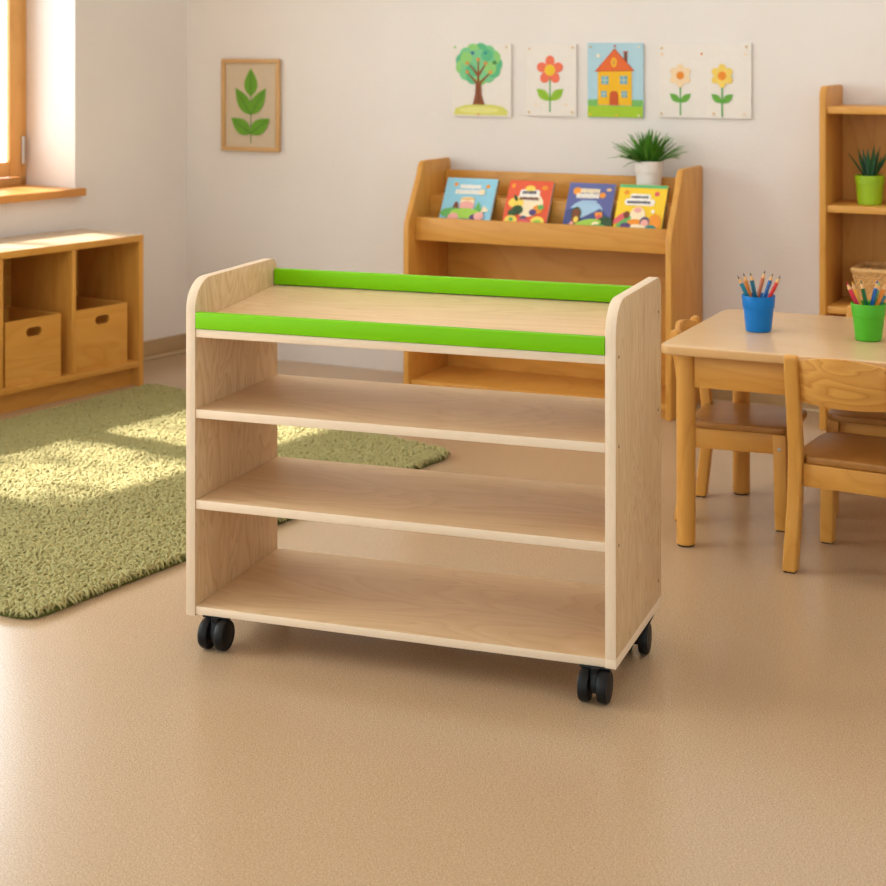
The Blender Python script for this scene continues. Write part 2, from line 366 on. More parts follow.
side_panel(0, PT, 0.064, 0); side_panel(TW-PT, TW, 0.0845, 1)
def shelf(name, x0, x1, pts):
    b = MB(); b.prism(pts, x0, x1, 'x', .001)
    for f in b.bm.faces: f.material_index = 0 if abs(f.normal.z) > 0.7 else 1
    return b.build(name, ['maple_x', 'maple_edge_x'], T)
e = 0.0003
shelf('top_shelf', PT+e, TW-PT-e, [(0.002, .643), (0.002, .660), (.018, .660), (.018, .676), (TD-.004, .702), (TD-.004, .684), (.03, .643)])
for z0, z1, xr, up in ((.475, .4935, TW-PT-e, 0), (.2865, .305, TW-PT-e, 0), (.0675, .0842, TW, .010)):
    shelf('shelf', PT+e, xr if not up else TW-PT-e, [(0.002, z0), (0.002, z1), (TD-.002, z1+up), (TD-.002, z0+up)])
b = MB(); b.box(TW-PT, TW, 0, TD, .0665, .0842, .001); b.build('bottom_edging', 'maple_edge_x', T)
b = MB(); b.box(PT+e, TW-PT-e, -.002, .0165, .6605, .695, .003); b.build('front_rail', 'green_rail', T, label='bright green front rail')
b = MB(); b.box(PT+e, TW-PT-e, TD-.022, TD-.004, .7025, .7385, .003); b.build('back_rail', 'green_rail', T, label='bright green back rail')
for y, z in ((.022, .655), (.022, .484), (.022, .296), (TD-.03, .69), (TD-.03, .484), (TD-.03, .125)):
    b = MB(); b.lathe([(0, 0), (.0032, 0), (.0032, .0012), (0, .0012)], 12, Matrix.Translation((TW-.0004, y, z)) @ Matrix.Rotation(R(90), 4, 'Y')); b.build('screw_cap', 'screw', T)
def make_castor(x, y, yaw):
    X = Matrix.Translation((x, y, 0)) @ Matrix.Rotation(yaw, 4, 'Z')
    b = MB(); b.box(-.03, .03, -.003, .042, .0625, .0672, .0015, X=X); b.tube([(0, 0, .05), (0, 0, .066)], .011, 14, X=X)
    b.prism([(-.018, .022), (-.018, .04), (-.008, .060), (.016, .060), (.024, .046), (.02, .028), (.008, .018)], -.0075, .0075, 'x', .002, X=X)
    c = b.build('castor', 'black', T)
    for sx in (-1, 1):
        b = MB(); r = .0312
        prof = [(0, -.009), (r*.55, -.009), (r*.62, -.0075), (r*.86, -.0085), (r*.93, -.0095), (r, -.006), (r, .006), (r*.93, .0095), (r*.82, .0085), (r*.6, .0105), (0, .0115)] if sx > 0 else [(0, -.0115), (r*.6, -.0105), (r*.82, -.0085), (r*.93, -.0095), (r, -.006), (r, .006), (r*.93, .0095), (r*.62, .008), (0, .008)]
        b.lathe(prof, 36, X @ Matrix.Translation((sx*.0185, 0, r)) @ Matrix.Rotation(R(90), 4, 'Y')); b.build('wheel', 'black_rubber', c)
    return c
make_castor(.067, .006, R(-1)); make_castor(TW-.041, .002, R(0)); make_castor(TW-.028, TD-.113, R(3)); make_castor(.062, TD-.105, R(-20))

# ------------------------------------------------------------------ low cubby bench under the window
CW, CD, CH = 1.30, 0.34, 0.555
cpx, cpy = -1.098, 6.128
K = empty('cubby_bench', (cpx-.589*CW, cpy-.808*CW, 0), LA, 'low honey-coloured wooden cubby bench under the window', 'storage bench')
th = .021
b = MB(); b.box(0, CW, 0, CD, CH-.025, CH, .002); 
for f_ in b.bm.faces: f_.material_index = 0 if f_.normal.z > .7 else 1
b.build('top_board', ['bench_top', 'beech_x'], K)
for x0 in (0, CW-th): b = MB(); b.box(x0, x0+th, 0.001, CD, 0, CH-.0255, .0015); b.build('side_panel', 'beech_z', K)
b = MB(); b.box(th, CW-th, .002, CD-.012, .072, .094, .0015); b.build('bottom_board', 'beech_x', K)
b = MB(); b.box(th, CW-th, .05, .065, 0, .0715); b.build('plinth', 'beech_x', K)
b = MB(); b.box(th, CW-th, CD-.011, CD-.001, .072, CH-.026); b.build('back_panel', 'beech_x', K)
pitch = (CW-th)/4
for k in (1, 2, 3): b = MB(); b.box(pitch*k, pitch*k+th*.9, .002, CD-.012, .0945, CH-.0255, .001); b.build('divider', 'beech_z', K)
def make_bin(cell, label):
    w, d, h, t = .243, .275, .219, .009
    x0 = pitch*cell+th+.006
    Bn = empty('storage_bin', (0, 0, 0), LA, label, 'storage box', 'wooden bins in the cubby bench')
    Bn.location = K.matrix_basis @ Vector((x0, .012, .0945))
    b = MB(); b.slot_plate(w, h, w*.37, w*.65, h-.062, h-.031, 0, t); b.build('front_board', 'beech_x', Bn, smooth=0)
    for xx in (0, w-t): b = MB(); b.box(xx, xx+t, t, d, 0, h, .001); b.build('side_board', 'beech_y', Bn)
    b = MB(); b.box(t, w-t, d-t, d, 0, h, .001); b.build('back_board', 'beech_x', Bn)
    b = MB(); b.box(t, w-t, t, d-t, 0, .007); b.build('bottom_board', 'beech_y', Bn)
    return Bn
bpy.context.view_layer.update()
make_bin(3, 'wooden bin with slot handle in the cubby nearest the room corner')
make_bin(2.025, 'wooden bin with slot handle in the second cubby from the room corner')

# ------------------------------------------------------------------ rug
A_, B_, C_, D_ = map(Vector, ((-.893, 3.615), (.032, 5.075), (-1.055, 6.075), (-2.2, 4.33)))
A_, B_, C_, D_ = (v.to_3d() for v in (A_, B_, C_, D_))
RG = empty('rug', ((A_+B_+C_+D_)/4), 0, 'moss green shaggy rug on the floor before the cubby bench', 'rug')
ctr = (A_+B_+C_+D_)/4
def corner_round(P, r=.06, n=6):
    out = []
    for i in range(4):
        p, a, c = P[i], P[i-1], P[(i+1) % 4]
        s = p+(a-p).normalized()*r; t = p+(c-p).normalized()*r
        for k in range(n+1):
            q = k/n; out.append(s*(1-q)**2+p*2*q*(1-q)+t*q*q)
    return out
ro = corner_round([A_, B_, C_, D_])
b = MB(); b.prism([((p-ctr).x, (p-ctr).y) for p in ro], 0.0, .012, 'z', .003); b.build('backing', 'rug_back', RG)
# pile: short fat looped strands, each a small bent tapering tube
rng = np.random.default_rng(3)
NS = 46000
side = int(math.sqrt(NS)); gu, gv = np.meshgrid((np.arange(side)+.5)/side, (np.arange(side)+.5)/side)
uu = (gu.ravel()+rng.uniform(-.5, .5, side*side)/side).clip(.003, .997); vv = (gv.ravel()+rng.uniform(-.5, .5, side*side)/side).clip(.003, .997)
q = np.array([[p.x-ctr.x, p.y-ctr.y] for p in (A_, B_, C_, D_)])
P0 = ((1-uu)*(1-vv))[:, None]*q[0]+(uu*(1-vv))[:, None]*q[1]+(uu*vv)[:, None]*q[2]+((1-uu)*vv)[:, None]*q[3]
poly = np.array([[(p-ctr).x, (p-ctr).y] for p in ro])
ins = np.zeros(len(P0), bool)
for i in range(len(poly)):
    x1, y1 = poly[i-1]; x2, y2 = poly[i]
    c = ((y1 > P0[:, 1]) != (y2 > P0[:, 1])) & (P0[:, 0] < (x2-x1)*(P0[:, 1]-y1)/(y2-y1+1e-12)+x1); ins ^= c
P0 = P0[ins]; n = len(P0)
az = rng.uniform(0, 2*PI, n); Ls = rng.uniform(.020, .034, n); rad = rng.uniform(.0030, .0043, n); hz = rng.uniform(.008, .016, n)
bend = rng.normal(0, .6, n)
RN, SG = 5, 5
ver = np.zeros((n, RN*SG, 3), np.float32)
for i in range(RN):
    s = i/(RN-1); a = az+bend*s
    cx = P0[:, 0]+np.cos(a)*Ls*(s-.4); cy = P0[:, 1]+np.sin(a)*Ls*(s-.4)
    cz = .007+hz*max(0.0, 1-(2*s-1.0)**2*.85)
    rr = rad*(.75 if i == 0 else (.7 if i == RN-1 else 1.0))
    for k in range(SG):
        ph = 2*PI*k/SG
        ver[:, i*SG+k, 0] = cx-np.sin(a)*np.cos(ph)*rr; ver[:, i*SG+k, 1] = cy+np.cos(a)*np.cos(ph)*rr; ver[:, i*SG+k, 2] = cz+np.sin(ph)*rr
fc = []
for i in range(RN-1):
    for k in range(SG):
        fc.append((i*SG+k, i*SG+(k+1) % SG, (i+1)*SG+(k+1) % SG, (i+1)*SG+k))
fc = np.array(fc, np.int64); allf = (fc[None]+(np.arange(n)*RN*SG)[:, None, None]).reshape(-1, 4)
me = bpy.data.meshes.new('pile'); me.vertices.add(n*RN*SG); me.vertices.foreach_set('co', ver.ravel())
me.loops.add(allf.size); me.loops.foreach_set('vertex_index', allf.ravel().astype(np.int32))
me.polygons.add(len(allf)); me.polygons.foreach_set('loop_start', (np.arange(len(allf))*4).astype(np.int32)); me.polygons.foreach_set('loop_total', np.full(len(allf), 4, np.int32))
me.polygons.foreach_set('use_smooth', np.ones(len(allf), bool)); me.update(calc_edges=True); me.materials.append(M['pile'])
o = bpy.data.objects.new('pile', me); COL.objects.link(o); o.parent = RG; o['kind'] = 'stuff'

# ------------------------------------------------------------------ book display shelf on the back wall
BD, BH = 0.35, 0.828; T0 = wall_t(403, BD+.008); BW = wall_t(703, .008)-T0
BK = empty('book_display_shelf', wall_p(T0, .008), -WA, 'wide honey-coloured stepped book display shelf standing against the back wall', 'bookshelf')
def bside(x0, x1):
    pts = [(0, 0), (-BD, 0), (-BD, .585)]
    pts += [(-BD+.004, .61), (-BD+.012, .63)]
    zt, yt, r = BH, -.235, .03
    pts += [(yt-.012, zt-.045), (yt-.004, zt-.022), (yt+.008, zt-.006), (yt+.022, zt)]
    pts += [(-.012, zt), (-.004, zt-.004), (0, zt-.014)]
    b = MB(); b.prism(pts, x0, x1, 'x', .004); return b.build('side_panel', 'beech_z', BK)
st = .022
bside(0, st); bside(BW-st, BW)
i0, i1 = st+.0005, BW-st-.0005
b = MB(); b.box(i0, i1, -.03, -.018, .02, .70, .001); b.build('back_panel', 'beech_x', BK)
b = MB(); b.prism([(-.303, .548), (-.285, .548), (-.279, .630), (-.297, .630)], i0, i1, 'x', .003); b.build('front_ledge', 'beech_x', BK)
b = MB(); b.prism([(-.2845, .552), (-.183, .552), (-.183, .5665), (-.2835, .5665)], i0, i1, 'x', 0); b.build('book_tray', 'beech_x', BK)
b = MB(); b.prism([(-.182, .552), (-.166, .552), (-.166, .698), (-.182, .698)], i0, i1, 'x', .002); b.build('riser', 'beech_x', BK)
b = MB(); b.box(i0, i1, -.1655, -.060, .683, .698, .001); b.build('step_board', 'beech_x', BK)
b = MB(); b.prism([(-.0555, .683), (-.04, .683), (-.036, .785), (-.0515, .785)], i0, i1, 'x', .002); b.build('top_riser', 'beech_x', BK)
b = MB(); b.box(i0, i1, -BD+.015, -.0305, .030, .050, .001); b.build('bottom_shelf', 'beech_x', BK)
b = MB(); b.box(i0, i1, -BD+.035, -BD+.05, 0, .0295); b.build('plinth', 'beech_x', BK)
bpy.context.view_layer.update()

def title(b, y0, cx, cz, w, h, mi, seed):
    """a soft band of little illegible printed strokes"""
    rd = random.Random(seed); x = cx-w/2
    while x < cx+w/2-.004:
        sw = rd.uniform(.005, .009)
        b.ink(rrect(x, min(x+sw, cx+w/2), cz-h/2+rd.uniform(-.001, .001), cz+h/2+rd.uniform(-.001, .001), .0018, 2), mi, y0); x += sw+.0012
def make_book(uL, uR, top, cover, edge, art, label):
    d = .258; tL, tR = wall_t(uL, d), wall_t(uR, d)
    w = tR-tL; t = .016; L = top
    o = empty('picture_book', (0, 0, 0), 0, label, 'book', 'picture books on the display shelf')
    o.location = BK.matrix_basis @ Vector((tL-T0, -.2600, .5672)); o.rotation_euler = (-R(28.5), 0, -WA)
    b = MB(); b.box(.002, w-.002, -t+.002, -.002, .002, L-.002); b.build('pages', 'page', o)
    b = MB(); b.box(0, w, -.002, 0, 0, L); b.build('back_cover', edge, o)
    b = MB(); b.box(0, .002, -t+.002, -.002, 0, L); b.build('spine', cover, o)
    b = MB(); b.box(0, w, -t, -t+.002, 0, L, .0006); mats = [cover]; idx = {cover: 0}
    def g(k):
        if k not in idx: idx[k] = len(mats); mats.append(k)
        return idx[k]
    art(b, w, L, -t-.0003, g); b.build('front_cover', mats, o, smooth=0)
    return o
def art_blue(b, w, L, y, g):
    I = lambda p, k: b.ink(p, g(k), y)
    for x, z in ((.2, .88), (.84, .86)): I(ell(.008, .008, 10, w*x, L*z), 'b_org')
    title(b, y, w*.5, L*.845, w*.42, .016, g('white'), 1); title(b, y, w*.5, L*.745, w*.56, .018, g('white'), 2)
    I(ell(.012, .012, 12, w*.75, L*.75), 'cream')
    I(rrect(w*.36, w*.64, L*.42, L*.66, .02), 'cream'); I(ell(.03, .018, 14, w*.5, L*.5), 'b_pink'); I(ell(.03, .006, 12, w*.5, L*.62), 'peach_dk')
    I([(w*.2, L*.36), (w*.36, L*.4), (w*.31, L*.56), (w*.26, L*.56)], 'b_brown'); I([(w*.62, L*.32), (w*.86, L*.36), (w*.72, L*.58)], 'b_grn'); I([(w*.8, L*.38), (w*.95, L*.42), (w*.84, L*.52)], 'cream')
    I(ell(.05, .02, 16, w*.26, L*.36), 'b_grn'); I(ell(.06, .02, 16, w*.5, L*.36), 'b_lime'); I(ell(.022, .018, 12, w*.28, L*.28), 'b_pink'); I(ell(.02, .014, 12, w*.7, L*.29), 'b_purp'); I(ell(.02, .016, 12, w*.78, L*.32), 'b_pink')
def art_red(b, w, L, y, g):
    I = lambda p, k: b.ink(p, g(k), y)
    I(ell(w*.34, L*.22, 18, w*.52, L*.58), 'cream'); I(rrect(w*.28, w*.74, L*.64, L*.84, .01), 'white'); I(ell(.02, .012, 12, w*.5, L*.86), 'b_ylw'); I(ell(.03, .02, 14, w*.24, L*.6), 'b_ylw')
    I(ell(.008, .01, 10, w*.11, L*.9), 'b_org'); I(ell(.012, .009, 10, w*.83, L*.88), 'b_org')
    title(b, y, w*.5, L*.79, w*.32, .012, g('b_grey'), 3); title(b, y, w*.52, L*.68, w*.42, .011, g('b_brown'), 4)
    I(ell(.006, .014, 10, w*.22, L*.68, .5), 'b_dkg'); I(ell(.022, .018, 14, w*.3, L*.47), 'b_dkg'); I(ell(.018, .014, 12, w*.2, L*.42), 'b_dkg'); I(ell(.02, .017, 14, w*.76, L*.49), 'b_org'); I(ell(.014, .012, 12, w*.66, L*.44), 'b_purp'); I(ell(.012, .01, 10, w*.82, L*.53), 'b_grn')
    I(ell(.026, .022, 14, w*.2, L*.27), 'b_ylw'); I(ell(.028, .024, 14, w*.8, L*.26), 'b_ylw'); I(ell(.014, .01, 12, w*.8, L*.27), 'b_lime'); I(ell(.008, .008, 10, w*.2, L*.3), 'b_grn'); I(ell(.014, .014, 12, w*.47, L*.31), 'b_grey'); I(ell(.03, .014, 14, w*.5, L*.25), 'b_rose')
def art_navy(b, w, L, y, g):
    I = lambda p, k: b.ink(p, g(k), y)
    I(ell(w*.36, L*.2, 18, w*.46, L*.5), 'b_lt'); I([(w*.0+.001, L*.2), (w*.0+.001, L*.5), (w*.16, L*.56), (w*.3, L*.36), (w*.5, L*.44), (w*.75, L*.56), (w*.99, L*.42), (w*.99, L*.2)], 'b_hill')
    I(ell(.016, .015, 12, w*.2, L*.85), 'b_org'); I(ell(.012, .011, 10, w*.76, L*.79), 'b_org'); I(ell(.01, .006, 10, w*.88, L*.89), 'peach_dk')
    title(b, y, w*.48, L*.86, w*.42, .017, g('cream'), 5); title(b, y, w*.45, L*.77, w*.5, .018, g('white'), 6); title(b, y, w*.5, L*.67, w*.34, .009, g('b_lt'), 7)
    I(ell(.018, .026, 14, w*.26, L*.45), 'b_dkg'); I(ell(.015, .016, 12, w*.26, L*.46), 'b_brown'); I(ell(.016, .02, 12, w*.27, L*.35), 'b_brown'); I(ell(.009, .012, 10, w*.28, L*.35), 'b_ylw'); I(ell(.008, .012, 10, w*.2, L*.26), 'b_pink')
    I([(w*.66, L*.48), (w*.82, L*.5), (w*.86, L*.34), (w*.72, L*.36)], 'b_org'); I(ell(.012, .01, 10, w*.77, L*.4), 'b_rose'); I(ell(.03, .026, 14, w*.9, L*.3), 'b_dkg'); I(ell(.05, .018, 14, w*.55, L*.28, .2), 'b_lime'); I(ell(.014, .01, 10, w*.72, L*.28), 'cream'); I(ell(.03, .012, 12, w*.8, L*.23), 'b_grn')
def art_yel(b, w, L, y, g):
    I = lambda p, k: b.ink(p, g(k), y)
    I(rect(.001, w-.001, L*.945, L-.001), 'bk_green'); I(ell(.01, .009, 10, w*.17, L*.86), 'b_org'); I(ell(.009, .009, 10, w*.8, L*.85), 'b_rose')
    I(rrect(w*.26, w*.68, L*.74, L*.84, .008), 'white'); I(rrect(w*.16, w*.78, L*.64, L*.755, .01), 'white')
    title(b, y, w*.46, L*.785, w*.36, .009, g('b_grey'), 8); title(b, y, w*.46, L*.695, w*.5, .009, g('b_grey'), 9)
    I(ell(.028, .034, 16, w*.47, L*.46), 'cream'); I(ell(.014, .01, 12, w*.46, L*.56), 'b_pink'); I(ell(.034, .012, 14, w*.14, L*.42, .7), 'b_rose'); I(ell(.034, .01, 14, w*.2, L*.34, .7), 'b_grn'); I(ell(.012, .014, 12, w*.25, L*.47), 'b_brown')
    I(ell(.03, .012, 12, w*.45, L*.35), 'b_org'); I(ell(.024, .03, 14, w*.84, L*.36), 'b_org'); I(ell(.018, .02, 14, w*.64, L*.36), 'b_grey'); I(ell(.014, .014, 12, w*.64, L*.34), 'b_pink'); I(ell(.02, .012, 12, w*.78, L*.26), 'b_teal'); I(ell(.03, .01, 12, w*.5, L*.27), 'cream'); I(ell(.02, .012, 12, w*.26, L*.28), 'b_purp'); I(ell(.007, .007, 8, w*.78, L*.54), 'white')
make_book(438.5, 489, .218, 'bk_blue', 'b_dkg', art_blue, 'pale blue picture book with trees on its cover, propped on the display shelf')
make_book(501.5, 545.5, .217, 'bk_red', 'b_brown', art_red, 'red picture book with a cream title patch, propped on the display shelf')
make_book(562, 608, .217, 'bk_navy', 'b_purp', art_navy, 'violet-blue picture book with a night scene, propped on the display shelf')
make_book(612.5, 661, .218, 'bk_yel', 'b_dkg', art_yel, 'yellow picture book with a green top band, propped below the white plant pot')

# ------------------------------------------------------------------ plants
def blade(b, base, az, lean, L, w, curl, mi=0, n=7, fold=.25):
    tb = bmesh.new(); rows = []; p = Vector(base); a = lean
    side = Vector((-math.sin(az), math.cos(az), 0))
    for i in range(n+1):
        s = i/n; d = Vector((math.cos(az)*math.sin(a), math.sin(az)*math.sin(a), math.cos(a)))
        ww = w*(.55+.9*s if s < .5 else 1.0*(1-((s-.5)/.5)**1.6)+.0) if i < n else .0004
        up = d.cross(side).normalized()
        rows.append([tb.verts.new(p+side*ww), tb.verts.new(p+up*ww*fold+Vector((0, 0, 0))), tb.verts.new(p-side*ww), tb.verts.new(p+up*(ww*fold+.0012))])
        p = p+d*(L/n); a += curl/n
    for A, B in zip(rows, rows[1:]):
        for k in range(4):
            k2 = (k+1) % 4; tb.faces.new((A[k], A[k2], B[k2], B[k]))
    tb.faces.new(rows[-1][::-1]); tb.faces.new(rows[0])
    b.add(tb, mi)
def make_pot(o, r_top, r_bot, h, m, band=.0):
    b = MB(); t = .005
    b.lathe([(0, 0), (r_bot-.003, 0), (r_bot, .003), (r_top-(r_top-r_bot)*.3-.001, h*.72), (r_top-(r_top-r_bot)*.28+band, h*.73), (r_top-.001+band*.5, h-.002), (r_top-.002, h), (r_top-t, h-.001), (r_top-t-.001, h-.014), (0, h-.014)], 44)
    b.build('pot', m, o)
    b = MB(); b.lathe([(0, h-.010), (r_top*.5, h-.009), (r_top-t-.002, h-.0125), (r_top-t-.002, h-.0138), (0, h-.0138)], 28); b.build('soil', 'soil', o)
pd = .101; pt = wall_t(649, pd)
P1 = empty('potted_plant', wall_p(pt, pd, .6984), -WA, 'bushy green potted plant in a white pot on the display shelf', 'plant', None)
make_pot(P1, .050, .040, .146, 'pot_white', .001)
b = MB(); rd = random.Random(5)
for k in range(170):
    az = rd.uniform(0, 2*PI); f = rd.random(); base = (math.cos(az)*.026*f, math.sin(az)*.026*f, .135)
    lean = R(4+60*f+rd.uniform(-8, 8)); back = max(0, math.sin(az))*math.sin(lean); L_ = rd.uniform(.092, .136)*(1-.5*back); blade(b, base, az+rd.uniform(-.15, .15), lean, L_, rd.uniform(.0042, .0068), R(rd.uniform(5, 50))*(.3+f)*(1-back))
b.build('foliage', 'leaf', P1)

# ------------------------------------------------------------------ tall shelf
SD = .25; ts = wall_t(819, SD+.008); SW = .86
TS = empty('tall_shelf', wall_p(ts, .008), -WA, 'tall open honey-coloured wooden shelf unit standing against the back wall', 'shelf unit')
SH = wall_z(821, 86, SD)
def tside(x0, x1):
    r = .04; pts = [(0, 0), (-SD, 0)] + [(-SD+r-r*math.cos(R(a)), SH-r+r*math.sin(R(a))) for a in range(0, 91, 10)] + [(-.014, SH), (-.004, SH-.004), (0, SH-.014)]
    b = MB(); b.prism(pts, x0, x1, 'x', .003); b.build('side_panel', 'beech_z', TS)
tside(0, .022); tside(SW-.022, SW)
b = MB(); b.box(.0225, SW-.0225, -.012, -.001, .04, wall_z(826, 107, SD)-.002, 0); b.build('back_panel', 'beech_z', TS)
shelf_z = [wall_z(826, v_, SD) for v_ in (106.6, 205.2, 306)]+[.085]
for z in shelf_z: b = MB(); b.box(.0225, SW-.0225, -SD+.008, -.0125, z-.023, z, .002); b.build('shelf', 'beech_x', TS)
b = MB(); b.box(.0225, SW-.0225, -SD+.03, -SD+.045, 0, .0615); b.build('plinth', 'beech_x', TS)

d2 = .165; t2 = wall_t(869.7, d2)
P2 = empty('potted_plant', wall_p(t2, d2, shelf_z[1]+.0004), 0, 'spiky green plant in a lime green pot on the tall shelf', 'plant')
make_pot(P2, .0480, .0385, .096, 'pot_lime', .0012)
b = MB(); rd = random.Random(9)
for az, lean, L in ((PI*1.0, 34, .100), (PI*1.1, 20, .09), (PI*1.35, 8, .10), (PI*1.6, 4, .112), (PI*1.9, 13, .108), (PI*1.97, 26, .105), (PI*.6, 14, .1), (PI*.25, 24, .095), (PI*1.5, 14, .085), (PI*.9, 12, .1), (PI*1.75, 24, .08), (PI*.1, 36, .09)):
    blade(b, (math.cos(az)*.014, math.sin(az)*.014, .084), az, R(lean), L, .0082, R(rd.uniform(-6, 8)), fold=.5)
b.build('foliage', 'leaf_dark', P2)

# basket
d3 = .135; BWd, BDp, BHt = .33, .19, .118
tb_ = wall_t(849.5, d3+.09)
BS = empty('wicker_basket', wall_p(tb_+BWd/2+.006, d3-.008, shelf_z[2]+.0004), -WA, 'honey-coloured wicker basket on the tall shelf behind the pencils', 'basket')
def bas_loop(z, grow=0.0, n=20):
    k = z/BHt; w = BWd/2*(.84+.16*k)+grow; d = BDp/2*(.84+.16*k)+grow; return [(x, y, z) for x, y in rrect(-w, w, -d, d, .02, n//5)]
def resample(loop, m):
    P = [Vector(p) for p in loop]; P.append(P[0]); ln = [0]
    for a, c in zip(P, P[1:]): ln.append(ln[-1]+(c-a).length)
    out = []; j = 0
    for i in range(m):
        s = ln[-1]*i/m
        while ln[j+1] < s: j += 1
        out.append(P[j].lerp(P[j+1], (s-ln[j])/max(1e-9, ln[j+1]-ln[j])))
    return out
b = MB(); NSK = 54
for r_ in range(12):
    z = .006+r_*(BHt-.012)/12
    base = resample(bas_loop(z), NSK*2); pts = []
    for i, p in enumerate(base):
        nrm = Vector((p.x/(BWd/2), p.y/(BDp/2), 0)).normalized(); pts.append(p+nrm*.0028*math.sin(PI*i+(r_ % 2)*PI+.5*PI))
    b.tube(pts, .0052, 6, closed=True)
b.build('woven_wall', 'wicker', BS)
b = MB()
lo, hi = resample(bas_loop(.002), NSK), resample(bas_loop(BHt-.004), NSK)
for p, q2 in zip(lo, hi): b.tube([p, q2], .0035, 6)
b.build('stakes', 'wicker', BS)
b = MB(); b.tube(bas_loop(BHt-.002), .0095, 8, closed=True); b.build('rim', 'wicker', BS)
b = MB(); b.prism([(p[0]*.98, p[1]*.98) for p in bas_loop(0)], .0, .005, 'z'); b.build('bottom', 'wicker_dark', BS)

# ------------------------------------------------------------------ table
TBL = empty('table', (.6075, 4.175, 0), -R(25), "low children's table with a pale top and round honey-coloured legs", 'table')
TZ = .5045; TL, TDp = 1.24, .635
b = MB(); b.prism(rrect(-.057, -.057+TL, -.052, -.052+TDp, .035, 6), TZ-.023, TZ, 'z', .004, seg=3)
for f in b.bm.faces: f.material_index = 0 if f.normal.z > .7 else 1
b.build('tabletop', ['table_top', 'table_edge'], TBL)
lx = TL-.10; ly = TDp-.104
for x, y in ((0, 0), (lx, 0), (0, ly), (lx, ly)):
    b = MB(); r = .0238
    b.lathe([(0, .003), (r-.004, .003), (r, .006), (r, TZ-.0235), (0, TZ-.0235)], 36, Matrix.Translation((x, y, 0)))
    lg = b.build('leg', 'beech_z', TBL)
    b = MB(); b.lathe([(0, 0), (r-.003, 0), (r-.003, .0035), (0, .0035)], 28, Matrix.Translation((x, y, 0))); b.build('glide', 'dark', lg)
for n_, (x0, x1, y0, y1) in enumerate(((.024, lx-.024, -.012, .008), (.024, lx-.024, ly-.008, ly+.012), (-.012, .008, .024, ly-.024), (lx-.008, lx+.012, .024, ly-.024))):
    b = MB(); b.box(x0, x1, y0, y1, TZ-.023-.083, TZ-.0235, .002); b.build('apron', 'beech_x' if n_ < 2 else 'beech_y', TBL)
bpy.context.view_layer.update()

# ------------------------------------------------------------------ chairs (each faces local +y)
def make_chair(label):
    c = empty('childrens_chair', (0, 0, 0), 0, label, 'chair', "children's chairs around the table")
    hx = .123
    for s in (-1, 1):
        x = s*hx; w = .0165
        # rear post: one bent piece, splayed foot below, leaning back above
        b = MB(); prof = [(-.172, .003), (-.140, .003), (-.124, .14), (-.122, .27), (-.140, .40), (-.160, .508), (-.164, .516), (-.174, .519), (-.184, .513), (-.184, .50), (-.166, .38), (-.152, .27), (-.154, .16)]
        b.prism(prof, -w, w, 'x', .005, seg=3)
        sh = Matrix.Identity(4); sh[0][3] = x
        for v in b.bm.verts:                                   # slight outward splay of the foot
            v.co.x += x+(s*.008*max(0, (.24-v.co.z)/.24))
        rp_ = b.build('rear_leg', 'beech_z', c)
        b = MB(); b.box(x+s*.008-.0125, x+s*.008+.0125, -.168, -.144, 0, .0035); b.build('glide', 'dark', rp_)
        b = MB(); b.prism([(.101, .003), (.133, .003), (.130, .2565), (.094, .2565)], x-w, x+w, 'x', .004)
        for v in b.bm.verts: v.co.x += s*.006*max(0, (.25-v.co.z)/.25)
        fl = b.build('front_leg', 'beech_z', c)
        b = MB(); b.box(x+s*.006-.0125, x+s*.006+.0125, .105, .129, 0, .0035); b.build('glide', 'dark', fl)
        b = MB(); b.lathe([(0, 0), (.005, 0), (.0045, .002), (0, .0026)], 14, Matrix.Translation((x+s*(w+.001), .112, .218)) @ Matrix.Rotation(s*R(90), 4, 'Y')); b.build('bolt', 'steel', fl)
        b = MB(); b.box(x-.009, x+.009, -.123, .0945, .202, .2565, .002); b.build('side_rail', 'beech_y', c)
    for y in (-.130, .108): b = MB(); b.box(-hx+.0168, hx-.0168, y-.009, y+.009, .202, .2565, .002); b.build('cross_rail', 'beech_x', c)
    # seat: rounded front corners, notched round the posts
    o_ = [(-.099, -.140), (.099, -.140), (.099, -.118), (.139, -.118)]
    r = .05
    o_ += [(.141-r+r*math.cos(R(a)), .150-r+r*math.sin(R(a))) for a in range(0, 91, 15)] + [(-.141+r+r*math.cos(R(a)), .150-r+r*math.sin(R(a))) for a in range(90, 181, 15)] + [(-.139, -.118), (-.099, -.118)]
    b = MB(); b.prism(o_, .257, .275, 'z', .005, seg=3); b.build('seat', 'beech_dark', c)
    # backrest: shallow curved panel with an arched top
    tb = bmesh.new(); N_ = 18; W_ = hx-.0155
    grid = []
    for i in range(N_+1):
        s = -1+2*i/N_; x = W_*s; bow = -.020*(1-s*s); za = .405-.004*(1-s*s); zb = .505+.017*(1-s*s)
        ya = -.146-(za-.40)*.19; yb = -.146-(zb-.40)*.19
        grid.append([tb.verts.new((x, ya+bow-.007, za)), tb.verts.new((x, ya+bow+.007, za)), tb.verts.new((x, yb+bow+.007, zb)), tb.verts.new((x, yb+bow-.007, zb))])
    for g0, g1 in zip(grid, grid[1:]):
        for k in range(4): tb.faces.new((g0[k], g0[(k+1) % 4], g1[(k+1) % 4], g1[k]))
    tb.faces.new(grid[0]); tb.faces.new(grid[-1][::-1]); bmesh.ops.recalc_face_normals(tb, faces=tb.faces)
    MB._bev(tb, .003); b = MB(); b.add(tb); b.build('backrest', 'beech_fig', c)
    return c
def seat_at(c, rz, local, world):
    v = Matrix.Rotation(rz, 2) @ Vector(local); c.rotation_euler = (0, 0, rz); c.location = (world[0]-v.x, world[1]-v.y, 0)
chB = make_chair("nearest wooden children's chair, its figured backrest turned to the viewer")
